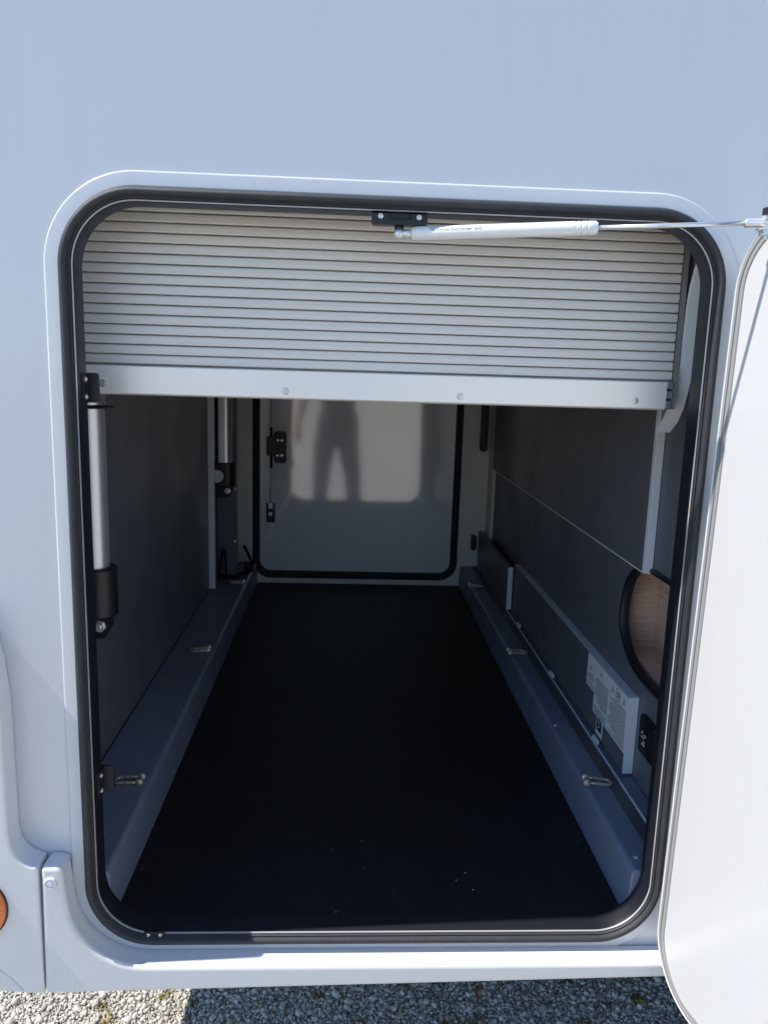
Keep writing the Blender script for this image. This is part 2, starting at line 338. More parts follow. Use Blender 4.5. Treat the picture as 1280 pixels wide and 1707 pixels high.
# far wall with the second hatch
FO = (-.388, .482, .515, 1.66); FR = .075
bm = B(); plate_hole(bm, [(XL - .02, .487), (XR + .03, .487), (XR + .03, 1.759), (XL - .02, 1.759)], rr(*FO, FR, 14), lambda a, b: (a, YW, b)); mk(bm, 'far_wall', 'cream', mh, label='cream end wall round the far hatch')
autosmooth(mk(sweep(B(), FO, FR, [(.003, YW - .001), (.001, YW - .012), (-.006, YW - .017), (-.014, YW - .012), (-.016, YW - .004), (-.020, YW + .004), (-.026, YW + .006), (-.028, YW + .03)], n=16), 'far_seal', 'rubber', mh, label='black rubber seal round the far hatch'), 60)
far = mk(prism(B(), rr(FO[0] + .02, FO[1] - .02, FO[2] + .02, FO[3] - .02, .055, 10), 'y', YW + .012, YW + .04), 'far_door', 'door2', mh, label='glossy pale inner face of the closed far hatch door')
autosmooth(mk(sweep(B(), FO, FR, [(-.0285, YW + .0115), (-.0287, YW + .009), (-.0305, YW + .009), (-.031, YW + .0115)], n=16), 'door_trim', 'line', far), 60)
YD = YW + .011
# latch and rods on the far door
bm = B(); prism(bm, rr(-.303, -.251, 1.007, 1.137, .012, 5), 'y', YD - .014, YD); la = mk(bm, 'door_latch', 'black', far, bevel=.002)
bm = B(); prism(bm, rr(-.333, -.290, 1.036, 1.118, .010, 5), 'y', YD - .022, YD); mk(bm, 'latch_case', 'black', far, bevel=.002)
for x in (-.290, -.271):
    for z in (1.038, 1.102): lk(SCR_Y, 'screw', far, loc=(x, YD - .0142, z))
bm = B(); tube(bm, [(-.313, YD - .010, 1.15), (-.311, YD - .010, 1.60)], .0036, 8); mk(bm, 'latch_rod', 'edge', far, True)
bm = B(); tube(bm, [(-.316, YD - .010, .825), (-.314, YD - .010, 1.00)], .0040, 8); mk(bm, 'latch_rod', 'edge', far, True)
for z0, z1 in ((1.119, 1.155), (.985, 1.035)):
    bm = B(); tube(bm, [(-.314, YD - .010, z0), (-.314, YD - .010, z1)], .0055, 8); mk(bm, 'rod_sleeve', 'black', far, True)
bm = B(); box(bm, -.333, -.298, YD - .012, YD, .752, .834); k = mk(bm, 'rod_guide', 'black', far, bevel=.002)
bm = B(); box(bm, -.325, -.306, YD - .019, YD - .0125, .812, .836); mk(bm, 'rod_end', 'chrome', far, bevel=.001)
lk(screw_mesh(.006), 'screw', far, loc=(-.317, YD - .0122, .789))

# floor profiles (side ledges) with lashing eyes
def ledge(xa, xb, name, s):
    # xa = floor side, xb = wall side
    pr = [(xa, ZF - .004), (xa + s * .004, ZL - .006), (xa + s * .011, ZL), (xb, ZL), (xb, ZF - .004)]
    return mk(prism(B(), pr, 'y', .034, YW - .001), name, 'ledge', mh, label='anthracite raised floor profile along the garage side', bevel=.003)
ll = ledge(-.370, XL + .001, 'floor_profile', -1); lr = ledge(.495, XR, 'floor_profile', 1)
mk(box(B(), .549, .574, .06, YW - .01, ZL + .0003, ZL + .0015), 'grip_strip', 'grip', lr)
mk(box(B(), .5760, .5785, .06, YW - .01, ZL - .001, ZL + .0045), 'seam_profile', 'edge', lr)
for u, v in ((1060, 1430), (925, 1210), (885, 1144), (968, 1146), (833, 1048), (803, 992)):
    p = pZ(u, v, ZL); lk(SCR_Z, 'screw', lr, loc=(p.x, p.y, ZL + .0004))
for u, v in ((990, 1238), (912, 1128), (862, 1045), (823, 992)):
    p = pZ(u, v, ZL); bm = B(); prism(bm, rr(p.y - .018, p.y + .018, ZL + .001, ZL + .014, .006, 4), 'x', .5790, .5835); mk(bm, 'seam_clip', 'edge', lr)

# right wall: lower wall with hand hole, upper board, kick boards
YN = .052
hole = [(.475, .885), (.468, .94), (.445, .985), (.405, 1.012), (.36, 1.022), (.12, 1.022), (.075, 1.00), (.06, .95), (.06, .86), (.075, .82), (.12, .800), (.33, .800), (.385, .806), (.43, .828), (.462, .856)]
def smooth_loop(pts, it=2):
    for _ in range(it):
        o = []
        for a, b in zip(pts, pts[1:] + pts[:1]): o += [(a[0] * .75 + b[0] * .25, a[1] * .75 + b[1] * .25), (a[0] * .25 + b[0] * .75, a[1] * .25 + b[1] * .75)]
        pts = o
    return pts
hole = smooth_loop(hole)
bm = B(); plate_hole(bm, [(YN - .005, ZL - .02), (YW, ZL - .02), (YW, 1.759), (YN - .005, 1.759)], hole, lambda a, b: (XR, a, b)); rw = mk(bm, 'garage_wall', 'lam', mh, label='dark grey laminated garage wall with a rounded hand hole')
bm = B(); cx = sum(p[0] for p in hole) / len(hole); cz = sum(p[1] for p in hole) / len(hole)
def off(p, d):
    v = Vector((p[0] - cx, p[1] - cz)); v = v.normalized() * d; return (p[0] + v.x, p[1] + v.y)
prs = [(.009, XR - .0005), (.009, XR - .004), (.006, XR - .007), (.001, XR - .007), (-.002, XR - .004), (-.002, XR + .012)]
rings = [[bm.verts.new((x, *off(p, d))) for p in hole] for d, x in prs]
for A, C in zip(rings, rings[1:]):
    for k in range(len(hole)): bm.faces.new((A[k], A[(k + 1) % len(hole)], C[(k + 1) % len(hole)], C[k]))
autosmooth(mk(bm, 'hole_trim', 'reveal', rw), 50)
# oak cupboard behind the hole
bm = B(); box(bm, .70, .712, .0, .60, .70, 1.10); cup = mk(bm, 'cupboard_back', 'wood', mh, label='oak veneered cupboard seen through the hand hole')
mk(box(B(), XR + .020, .6995, .04, .60, .794, .806), 'shelf', 'wood', cup)
mk(box(B(), XR + .004, .6995, .04, .60, 1.06, 1.072), 'shelf', 'wood', cup)
mk(box(B(), XR + .020, .6995, .50, .512, .8065, 1.059), 'partition', 'wood', cup)
mk(box(B(), .597, XR - .0005, .352, 1.982, 1.018, 1.758), 'wall_board', 'lam', mh, label='upper dark grey wall board with pebbled surface')
mk(box(B(), .595, XR - .0006, .338, .3515, 1.018, 1.757), 'board_edging', 'edge', mh, bevel=.001)
mk(box(B(), .5962, .5969, .353, 1.981, 1.0165, 1.0195), 'panel_seam', 'edge', mh)
kb1 = mk(box(B(), .5915, XR - .0005, .345, 1.452, ZL + .006, .752), 'kick_board', 'lam2', mh, label='low dark board with light edging and warning labels')
mk(box(B(), .5905, XR - .0007, .345, 1.452, .7522, .7535), 'top_edging', 'edge', kb1); mk(box(B(), .5905, XR - .0007, .3434, .3448, ZL + .006, .7535), 'end_edging', 'edge', kb1)
kb2 = mk(box(B(), .5735, .590, 1.47, YW - .004, ZL + .006, .735), 'kick_board', 'lam2', mh, label='low dark board reaching to the far end wall')
mk(box(B(), .5725, .590, 1.4680, 1.4697, ZL + .006, .736), 'end_edging', 'edge', kb2)

# printed labels on the near kick board
XLb = .5908
bm = B()
def sheet(bm, y0, y1, z0, z1, x=XLb): box(bm, x, x + .0006, y0, y1, z0, z1)
sheet(bm, .346, .458, .628, .7500); sheet(bm, .4582, .556, .628, .7500); sheet(bm, .5562, .615, .672, .7500); labs = mk(bm, 'label_sheet', 'paper', kb1, label='pale warning label sheets with small print')
bm = B(); XI = XLb - .0003
def quad(bm, pts): bm.faces.new([bm.verts.new((XI, a, b)) for a, b in pts])
def tri(bm, y, z, s):                             # outlined warning triangle
    o = [(y, z + s), (y - s * .9, z - s * .6), (y + s * .9, z - s * .6)]; i = [(y + (a - y) * .72, z + (b - z) * .72) for a, b in o]
    for k in range(3): quad(bm, [o[k], o[(k + 1) % 3], i[(k + 1) % 3], i[k]])
    quad(bm, [(y - .0008, z - s * .25), (y + .0008, z - s * .25), (y + .0008, z + s * .45), (y - .0008, z + s * .45)])
rd = random.Random(3)
def lines(bm, y0, y1, z0, z1, dz):
    z = z1
    while z > z0:
        y = y0; e = y0 + (y1 - y0) * (rd.uniform(.5, .98) if rd.random() < .3 else .98)
        while y < e:
            wd = rd.uniform(.005, .016); quad(bm, [(y, z - dz * .34), (min(y + wd, e), z - dz * .34), (min(y + wd, e), z), (y, z)]); y += wd + .0014
        z -= dz * (1.9 if rd.random() < .12 else 1)
lines(bm, .352, .452, .632, .716, .0062); lines(bm, .463, .551, .632, .716, .0058); lines(bm, .561, .610, .676, .708, .0062)
tri(bm, .368, .731, .0085); tri(bm, .437, .731, .0085); tri(bm, .515, .733, .0075); tri(bm, .585, .722, .006)
fr = rr(.388, .418, .720, .746, .007, 4); fi = rr(.3893, .4167, .7213, .7447, .006, 4)
for k in range(len(fr)): quad(bm, [fr[k], fr[(k + 1) % len(fr)], fi[(k + 1) % len(fr)], fi[k]])
for z in (.726, .731, .736): quad(bm, [(.394, z), (.412, z), (.412, z + .0028), (.394, z + .0028)])
mk(bm, 'label_print', 'ink', kb1)
bm = B(); sheet(bm, .482, .523, .588, .630); mk(bm, 'pictogram_label', 'paper', kb1)
bm = B(); quad(bm, [(.487, .600), (.518, .600), (.518, .627), (.487, .627)]); mk(bm, 'pictogram', 'ink', kb1)
XI = XLb - .0006; bm = B(); quad(bm, [(.498, .613), (.506, .606), (.509, .606), (.503, .616)]); quad(bm, [(.496, .620), (.509, .620), (.509, .623), (.496, .623)]); mk(bm, 'pictogram_mark', 'paper', kb1)
# flush socket near the door post
sock = mk(prism(B(), rr(.232, .308, .660, .738, .008, 4), 'x', XR - .010, XR - .0005), 'wall_socket', 'black', mh, bevel=.002, label='black flush socket with a white symbol')
bm = B(); lathe(bm, (XR - .0102, .270, .699), (-1, 0, 0), [(0, .028), (.003, .0275), (.0045, .025), (.0045, 0)], 28); autosmooth(mk(bm, 'cover', 'black', sock))
XI = XR - .0150; bm = B()
for a, b, c, d in ((.262, .686, .278, .6885), (.262, .692, .272, .6945), (.266, .7000, .282, .7022), (.258, .7065, .270, .709), (.2755, .7075, .281, .7125)): quad(bm, [(a, b), (c, b), (c, d), (a, d)])
mk(bm, 'symbol', 'paper', sock)

# left side: aluminium profile, return panel
mk(box(B(), XL + .0005, -.477, 1.672, 1.684, ZL + .004, 1.758), 'wall_profile', 'edge', mh, bevel=.001)
mk(box(B(), XL + .0005, -.424, 1.86, 1.885, ZL + .004, 1.757), 'return_panel', 'lam2', mh, bevel=.002, label='dark grey return panel in the far corner')
for z in (.72, .93): lk(SCR_Y, 'screw', mh, loc=(-.431, 1.8597, z))
mk(box(B(), .600, XR, 1.99, YW - .002, ZL + .001, 1.757), 'corner_panel', 'cream', mh)

# lifting columns (bed lift) on the left wall
def column(y, name, label, hasknob, dx):
    s = mk(box(B(), XL + .001, XL + .012, y - .03, y + .03, .93, 1.755), name, 'lam2', mh, label=label)
    bm = B(); prism(bm, [(-.474, y - .026), (-.452, y - .026)] + [( -.452 + .026 * math.cos(R(a)), y + .026 * math.sin(R(a))) for a in range(-80, 81, 10)] + [(-.452, y + .026), (-.474, y + .026)], 'z', 1.045, 1.322); autosmooth(mk(bm, 'tube', 'tube', s), 35)
    bm = B(); prism(bm, [(-.475, y - .027), (-.452, y - .027)] + [( -.452 + .027 * math.cos(R(a)), y + .027 * math.sin(R(a))) for a in range(-80, 81, 10)] + [(-.452, y + .027), (-.475, y + .027)], 'z', 1.3265, 1.346); autosmooth(mk(bm, 'tube_cap', 'tube', s, bevel=.002), 35)
    bm = B(); prism(bm, rr(-.475, -.416, y - .030, y + .030, .004, 3), 'z', 1.3228, 1.3258); mk(bm, 'collar', 'black', s)
    bm = B(); lathe(bm, (-.438, y, 1.346), (0, 0, 1), [(0, .008), (.004, .008), (.004, .005), (.010, .005), (.010, 0)], 14); mk(bm, 'top_bolt', 'chrome', s)
    if hasknob == 2:
        bm = B(); prism(bm, [(-.480, y - .020), (-.452, y - .020)] + [(-.452 + .020 * math.cos(R(a)), y + .020 * math.sin(R(a))) for a in range(-80, 81, 10)] + [(-.452, y + .020), (-.480, y + .020)], 'z', 1.347, 1.755); autosmooth(mk(bm, 'inner_tube', 'tube', s), 35)
    bm = B(); prism(bm, [(XL + .012, y - .034), (-.447, y - .034)] + [(-.447 + .033 * math.cos(R(a)), y + .034 * math.sin(R(a))) for a in range(-80, 81, 10)] + [(-.447, y + .034), (XL + .012, y + .034)], 'z', .955, 1.045); autosmooth(mk(bm, 'motor_housing', 'black', s, bevel=.004), 35)
    bm = B(); lathe(bm, (-.478 + .013 * (hasknob == 1), y - .0335, .996), (0, -1, 0), [(0, .024), (.008, .024), (.010, .022), (.0102, .011), (.0075, .010), (.0075, .006), (.010, .0055), (.010, 0)], 28); autosmooth(mk(bm, 'motor_knob', 'black' if hasknob == 1 else 'edge', s))
    bm = B(); prism(bm, [(XL + .012, .960), (-.424, .960), (-.420, .940), (-.436, .915), (XL + .012, .912)], 'y', y - .012, y - .004); mk(bm, 'foot_bracket', 'black', s)
    bm = B(); lathe(bm, (-.443, y - .012, .938), (0, -1, 0), [(0, .0115), (.002, .0115), (.002, .009), (.008, .009), (.008, .0055), (.014, .005), (.014, 0)], 6); mk(bm, 'bolt', 'chrome', s)
    for o in s.children:
        for v in o.data.vertices: v.co.x += dx if v.co.x > XL + .0125 else 0
    return s
column(.222, 'lifting_column', 'silver lifting column with black motor housing beside the hatch edge', 1, .012)
column(1.775, 'lifting_column', 'silver lifting column with grey ringed knob in the far corner', 2, 0)

# black folding brackets in the far left corner
bm = B(); tube(bm, [(-.405, 1.93, .69), (-.374, 1.93, .62), (-.374, 1.93, .586)], .007, 6); tube(bm, [(-.48, 1.84, .586), (-.43, 1.84, .584), (-.374, 1.93, .590)], .008, 6)
prism(bm, [(-.4055, .582), (-.376, .582), (-.376, .625), (-.4055, .622)], 'y', 1.925, 1.935); mk(bm, 'folding_bracket', 'black', mh, label='black folding bracket on the floor profile in the far corner')
bm = B(); tube(bm, [(-.485, 1.80, .584), (-.470, 1.80, .705), (-.462, 1.80, .70), (-.455, 1.80, .584)], .005, 6); mk(bm, 'folding_bracket', 'black', mh)
bm = B(); prism(bm, rr(.545, .574, 1.085, 1.5, .012, 5), 'y', 2.0, 2.03); mk(bm, 'grab_strap', 'black', mh, bevel=.004, label='black hanging strap in the far corner')
bm = B(); prism(bm, rr(.54, .560, .655, .720, .007, 4), 'y', 2.065, 2.0985); mk(bm, 'door_buffer', 'black', mh, bevel=.003)

# ---- roller shutter
YSH = .122; SX0, SX1 = -.432, .520; pitch = .01512; Z0 = 1.3985
shut = mk(box(B(), SX0 + .002, SX1 - .002, YSH + .005, YSH + .009, Z0 - .01, 1.752), 'roller_shutter', 'groove', mh, label='silver slatted roller shutter half drawn down across the hatch top')
sp = [(.0020, .0003), (-.0030, .0006), (-.0040, .0014), (-.0043, .0030), (-.0044, .0080), (-.0041, .0130), (-.0036, .0142), (-.0020, .0150), (.0020, .0153), (.0052, .0151), (.0052, .0004)]
sp = [(a, b * .925) for a, b in sp]
bm = B(); A = [bm.verts.new((SX0, YSH + a, b)) for a, b in sp]; C = [bm.verts.new((SX1, YSH + a, b)) for a, b in sp]
bm.faces.new(A); bm.faces.new(C)
for i in range(len(sp)): bm.faces.new((A[i], A[(i + 1) % len(sp)], C[(i + 1) % len(sp)], C[i]))
bmesh.ops.recalc_face_normals(bm, faces=bm.faces); sme = bpy.data.meshes.new('slat'); bm.to_mesh(sme); bm.free(); sme.materials.append(M['slat'])
for k in range(23): lk(sme, 'slat', shut, loc=(0, random.uniform(-.0002, .0002), Z0 + k * pitch))
bar = mk(prism(B(), [(YSH - .010, 1.3535), (YSH - .0055, 1.3505), (YSH + .030, 1.3505), (YSH + .030, 1.354), (YSH + .010, 1.356), (YSH + .010, 1.396), (YSH - .0085, 1.396), (YSH - .010, 1.3945)], 'x', SX0 + .003, SX1 - .008), 'end_bar', 'bar', shut, bevel=.0008)
for u, v in ((172, 639), (476, 652), (767, 661), (1057, 668)):
    p = pY(u, v, YSH - .01); lk(SCR_Y, 'screw', shut, loc=(p.x, YSH - .0102, p.z))
mk(box(B(), -.4999, XR + .0, .044, .056, 1.658, 1.758), 'header_panel', 'reveal', mh)
for z in (1.354, 1.3695, 1.385):
    mk(box(B(), SX1 - .008, SX1 + .002, YSH - .008, YSH + .006, z, z + .012), 'end_stop', 'alu', shut, bevel=.001)
mk(box(B(), SX1 + .0022, SX1 + .0105, YSH - .004, YSH + .03, 1.3525, 1.752), 'guide_channel', 'channel', mh)
# curved guide rail and cheek at the right end
XC = .543; ga = [(.097, 1.565), (.106, 1.545), (.1115, 1.522), (.114, 1.495), (.115, 1.468), (.119, 1.440), (.125, 1.413), (.133, 1.383), (.145, 1.354), (.162, 1.331), (.190, 1.311)]
ga = [(.060, 1.62), (.082, 1.592)] + ga
bm = B(); f_ = [(a, b) for a, b in ga]; bk = [(.200, 1.313), (.200, 1.70), (.060, 1.70)]
prism(bm, f_ + bk, 'x', XC, XC + .012); mk(bm, 'shutter_cheek', 'ledge', mh, label='dark cheek panel beside the roller shutter')
bm = B()
for (a, b), (c, d) in zip(ga, ga[1:]):
    n_ = Vector((d - b, -(c - a))).normalized() * -.0
for side_ in (0,):
    A = [(bm.verts.new((XC - .0105, a - .002, b - .001)), bm.verts.new((XC + .0125, a - .002, b - .001)), bm.verts.new((XC + .0125, a + .006, b + .003)), bm.verts.new((XC - .0105, a + .006, b + .003))) for a, b in ga]
    for P0, P1 in zip(A, A[1:]):
        for i in range(4): bm.faces.new((P0[i], P0[(i + 1) % 4], P1[(i + 1) % 4], P1[i]))
    bm.faces.new(A[0]); bm.faces.new(A[-1])
autosmooth(mk(bm, 'guide_rail', 'edge', mh, label='curved pale grey guide rail at the shutter end'), 50)

# ---- catch plates on the reveal
def catch(z0, z1, name, lab):
    s = mk(prism(B(), rr(-.386, -.362, z0, z1, .005, 4), 'y', .034, .037), name, 'plate', mh, label=lab)
    mk(box(B(), -.3782, -.3765, .008, .0338, z0, z1), 'flange', 'plate', s)
    for z in (z0 + .009, z1 - .009): lk(SCR_X, 'screw', s, loc=(-.3764, .020, z))
    return s
def shiftx(o, d):
    for v in o.data.vertices: v.co.x += d
for z0, z1, lab in ((1.341, 1.384, 'black angled catch plate below the shutter bar'), (.722, .766, 'black angled catch plate low on the hatch edge')):
    catch(z0, z1, 'catch_plate', lab)
cp = mk(box(B(), -.309, -.276, -.0045, .020, .4965, .4985), 'sill_plate', 'plate', mh, label='small black striker plate on the sill with two screws')
mk(box(B(), -.309, -.276, -.0075, -.0046, .486, .4985), 'lip', 'plate', cp)
for x in (-.302, -.283): lk(SCR_B, 'screw', cp, loc=(x, -.0076, .4925))

# ---- open hatch door on the right
TH = R(102); HX, HY = .534, -.030
dr = Vector((-math.cos(TH), -math.sin(TH), 0)); dn = Vector((-math.sin(TH), math.cos(TH), 0))   # along the leaf, and inner face normal
def D(a, d, z): p = Vector((HX, HY, 0)) + dr * a + dn * d; return (p.x + (z - 1.32) * .0135, p.y, z)
DW = .955; DRECT = (0, DW, .432, 1.622); DRAD = .100
bm = B(); o2 = rr(DRECT[0] + .020, DRECT[1] - .020, DRECT[2] + .020, DRECT[3] - .020, DRAD - .02, 14)
vs = [bm.verts.new(D(a, .002, z)) for a, z in o2]; bm.faces.new(vs)
o3 = rr(*DRECT, DRAD, 14); vs = [bm.verts.new(D(a, -.032, z)) for a, z in o3]; bm.faces.new(vs)
door = mk(bm, 'hatch_door', 'liner', mh, label='white hatch door swung wide open on the right')
autosmooth(mk(sweep(B(), DRECT, DRAD, [(0, -.032), (0, -.004), (-.0008, .0012), (-.0024, .0030), (-.0042, .0024), (-.0050, .000)], n=16, X=D), 'door_rim', 'frame', door), 60)
autosmooth(mk(sweep(B(), DRECT, DRAD, [(-.0051, -.001), (-.0055, .0028), (-.0100, .0032), (-.0105, .0015), (-.0125, .0015), (-.0130, .0034), (-.0190, .0036), (-.0200, .0016)], n=16, X=D), 'door_gasket', 'grey_rubber', door, label='grey rubber gasket round the door leaf'), 60)

# ---- gas strut between hatch header and door
P0 = pY(665, 390, .004); P1 = pY(1277, 371, -.098)
dv = (P1 - P0); L = dv.length; ax = dv.normalized()
st = mk(prism(B(), [(.0275, 1.6135), (.0275, 1.601), (.030, 1.5985), (.102, 1.5985), (.1045, 1.601), (.1045, 1.6135), (.081, 1.6135), (.081, 1.606), (.050, 1.606), (.050, 1.6135)], 'y', -.006, .012), 'gas_strut', 'black', mh, bevel=.001, label='white gas strut holding the hatch door open')
mk(box(B(), .0505, .0805, .002, .010, 1.604, 1.6165), 'bracket_web', 'black', st)
for x in (.0395, .0925): lk(SCR_B, 'screw', st, loc=(x, -.0062, 1.609))
lathe_b = B(); lathe(lathe_b, (P0.x, P0.y, 1.5985), (0, 0, -1), [(0, .0065), (.005, .0065), (.006, .004), (.011, .004)], 12); mk(lathe_b, 'ball_stud', 'plate', st, True)
bm = B(); bmesh.ops.create_uvsphere(bm, u_segments=16, v_segments=10, radius=.0078, matrix=Matrix.Translation(P0)); mk(bm, 'ball_joint', 'chrome', st, True)
def at(t): return P0 + dv * t
t0, t1 = (690 - 668) / 609, (1003 - 665) / 612
c0, c1 = at(.038), at(.560)
bm = B(); tube(bm, [at(.008), at(.040)], .0055, 14); mk(bm, 'end_socket', 'chrome', st, True)
Lc = (c1 - c0).length
bm = B(); lathe(bm, c0, ax, [(0, .0070), (.0015, .0084), (.004, .0086), (.0045, .0082), (.006, .0092), (Lc - .030, .0094), (Lc - .0295, .0088), (Lc - .0275, .0088), (Lc - .027, .0094), (Lc - .023, .0094), (Lc - .0225, .0088), (Lc - .0205, .0088), (Lc - .020, .0094), (Lc - .015, .0094), (Lc - .0145, .0088), (Lc - .0125, .0088), (Lc - .012, .0094), (Lc - .003, .0090), (Lc, .0070), (Lc, 0)], 32); autosmooth(mk(bm, 'cylinder', 'strut', st), 50)
bm = B(); tube(bm, [c1, at(.965)], .0031, 14); mk(bm, 'piston_rod', 'rod', st, True)
bm = B(); lathe(bm, at(.945), ax, [(0, .0052), (.001, .0058), (.020, .0058), (.021, .0066), (.034, .0066)], 16); mk(bm, 'rod_eye', 'rod', st, True)
def text_on_cyl(txt, size, ang, s0):
    cu = bpy.data.curves.new('print', 'FONT'); cu.body = txt; cu.size = size; ob = bpy.data.objects.new('print', cu); COL.objects.link(ob)
    bpy.context.view_layer.update(); me = bpy.data.meshes.new_from_object(ob.evaluated_get(bpy.context.evaluated_depsgraph_get())); bpy.data.objects.remove(ob)
    b = bmesh.new(); b.from_mesh(me); r = .00955; fx = (-1 * Vector((0, 1, 0))); e1 = (fx - ax * fx.dot(ax)).normalized(); e2 = ax.cross(e1) * -1
    if e2.z < 0: e2 = -e2
    for v in b.verts:
        a = ang + v.co.y / r; v.co = c0 + ax * (s0 + v.co.x) + (e1 * math.cos(a) + e2 * math.sin(a)) * r
    b.to_mesh(me); b.free(); me.materials.append(M['ink']); return me
lk(text_on_cyl('796 15 215 525  PX22 PX22 80N   04/25', .0042, .18, .026), 'strut_print', st)
lk(text_on_cyl('IIIIIII II IIIIII III IIIIIIIII IIII IIIIII II IIIIIIII', .0020, .62, .024), 'strut_print', st)
# bracket on the door that takes the rod
a_ = (P1 - Vector((HX, HY, 0))).dot(dr); d_ = (P1 - Vector((HX, HY, 0))).dot(dn)
bm = B()
def dbox(bm, a0, a1, d0, d1, z0, z1):
    v = [bm.verts.new(D(*p)) for p in ((a0, d0, z0), (a1, d0, z0), (a1, d1, z0), (a0, d1, z0), (a0, d0, z1), (a1, d0, z1), (a1, d1, z1), (a0, d1, z1))]
    for f in ((0, 1, 2, 3), (4, 5, 6, 7), (0, 1, 5, 4), (1, 2, 6, 5), (2, 3, 7, 6), (3, 0, 4, 7)): bm.faces.new([v[i] for i in f])
dbox(bm, a_ + .012, a_ + .045, .0022, .006, P1.z - .060, P1.z + .018); dbox(bm, a_ - .004, a_ + .035, .0062, d_ + .010, P1.z + .0085, P1.z + .018)
mk(bm, 'strut_bracket', 'black', door, bevel=.001)
bm = B(); lathe(bm, P1 + Vector((0, 0, .0085)), (0, 0, -1), [(0, .006), (.016, .006), (.016, .0125), (.0185, .0125), (.0185, .0085), (.025, .0085), (.025, .004), (.029, .004)], 6); mk(bm, 'bracket_nut', 'chrome', door)

# ------------------------------------------------------------------ the photographer, mirrored in the far door
def person():
    bm = B()
    def limb(pts, rs, n=14):
        # subdivide for a rounder taper and close the ends with small caps
        P, Q = [Vector(pts[0])], [rs[0]]
        for a, b, ra, rb in zip(pts, pts[1:], rs, rs[1:]):
            for k in range(1, 7): t = k / 6; P.append(Vector(a).lerp(Vector(b), t)); Q.append(ra + (rb - ra) * t)
        tube(bm, P, Q, n)
        for p, r in ((P[0], Q[0]), (P[-1], Q[-1])): bmesh.ops.create_uvsphere(bm, u_segments=12, v_segments=8, radius=r, matrix=Matrix.Translation(p))
    def ell(c, rx, ry, rz): bmesh.ops.create_uvsphere(bm, u_segments=24, v_segments=16, radius=1, matrix=Matrix.Translation(c) @ Matrix.Diagonal((rx, ry, rz, 1)))
    X, Y = -.09, -1.68
    for s, fx, fy in ((-1, -.15, -.02), (1, .17, .05)):
        h = (X + s * .09, Y, .92); k = (X + s * .10 + fx * .25, Y + .03, .50); a = (X + fx + s * .0, Y + fy - .03, .09)
        limb([h, (h[0], h[1], .80), k, (k[0] * .4 + a[0] * .6, (k[1] + a[1]) / 2 - .02, .30), a], [.108, .106, .082, .074, .060])
        limb([(a[0], a[1] - .04, .045), (a[0] + s * .012, a[1] + .09, .045), (a[0] + s * .02, a[1] + .17, .035)], [.042, .045, .034])
    ell((X, Y, .98), .175, .125, .13); ell((X, Y + .005, 1.13), .165, .115, .16); ell((X, Y, 1.31), .185, .122, .18); ell((X, Y - .005, 1.42), .165, .095, .08)
    limb([(X, Y - .005, 1.45), (X, Y + .015, 1.555)], [.062, .055])
    ell((X, Y + .03, 1.635), .077, .095, .108); ell((X, Y + .055, 1.575), .055, .066, .055)
    limb([(X, Y + .122, 1.64), (X, Y + .137, 1.606)], [.010, .015]); ell((X - .079, Y + .02, 1.625), .012, .022, .032); ell((X + .079, Y + .02, 1.625), .012, .022, .032)
    ell((X, Y + .113, 1.572), .024, .012, .009)
    # left arm hangs, right arm holds the phone
    def hand(w, d, side, th, curl):
        w = Vector(w); d = Vector(d).normalized(); sd = Vector(side).normalized(); nrm = d.cross(sd).normalized(); pm = w + d * .05
        limb([w, w + d * .03, w + d * .08], [.028, .036, .034])
        for i, (o, l) in enumerate(((-.030, .066), (-.010, .076), (.010, .071), (.029, .056))):
            b = w + d * .085 + sd * o; m = b + d * l * .5 + nrm * curl * .012; e = m + d * l * .35 + nrm * curl * .030; limb([b - d * .02, b, m, e], [.0105, .010, .009, .0075], 8)
        b = w + d * .03 - sd * .032; limb([b + sd * .01, b - sd * .022 + d * .022 + nrm * curl * .01, b - sd * .026 + d * .058 + nrm * curl * .022], [.014, .0115, .009], 8)
    limb([(X - .19, Y, 1.42), (X - .25, Y - .02, 1.30), (X - .30, Y - .02, 1.14), (X - .33, Y + .03, 1.0), (X - .345, Y + .08, .90)], [.062, .054, .045, .038, .027]); hand((X - .346, Y + .085, .89), (-.05, .15, -1), (0, 1, .12), 0, 1)
    limb([(X + .19, Y, 1.42), (X + .25, Y + .03, 1.30), (X + .27, Y + .09, 1.17), (X + .23, Y + .27, 1.23), (X + .19, Y + .385, 1.285)], [.062, .054, .045, .040, .028]); hand((X + .188, Y + .393, 1.29), (-.18, .60, .75), (-.75, -.3, .3), 0, -1)
    me = bpy.data.meshes.new('person'); bm.to_mesh(me); bm.free(); o = bpy.data.objects.new('person', me); COL.objects.link(o)
    md = o.modifiers.new('r', 'REMESH'); md.mode = 'VOXEL'; md.voxel_size = .009; sm = o.modifiers.new('s', 'SMOOTH'); sm.iterations = 3; sm.factor = .5
    bpy.context.view_layer.update(); me2 = bpy.data.meshes.new_from_object(o.evaluated_get(bpy.context.evaluated_depsgraph_get())); o.modifiers.clear(); o.data = me2; bpy.data.meshes.remove(me)
    me2.materials.clear()
    for c in (('person_skin', (.42, .24, .17), .5), ('dark_shirt', (.10, .09, .085), .85), ('dark_trousers', (.085, .085, .10), .85), ('shoe_leather', (.03, .025, .02), .6)): me2.materials.append(mat(c[0], c[1], c[2]))
    for f in me2.polygons:
        c = f.center; f.use_smooth = True
        if c.z < .085: f.material_index = 3
        elif c.z < .98 and abs(c.x - X) < .285: f.material_index = 2
        elif c.z < 1.50 and (abs(c.x - X) < .285) and c.y < Y + .16 and not (c.z < 1.22 and abs(c.x - X) > .215): f.material_index = 1
        else: f.material_index = 0
    tag(o, 'person in dark shirt and trousers photographing, mirrored in the far door', 'person')
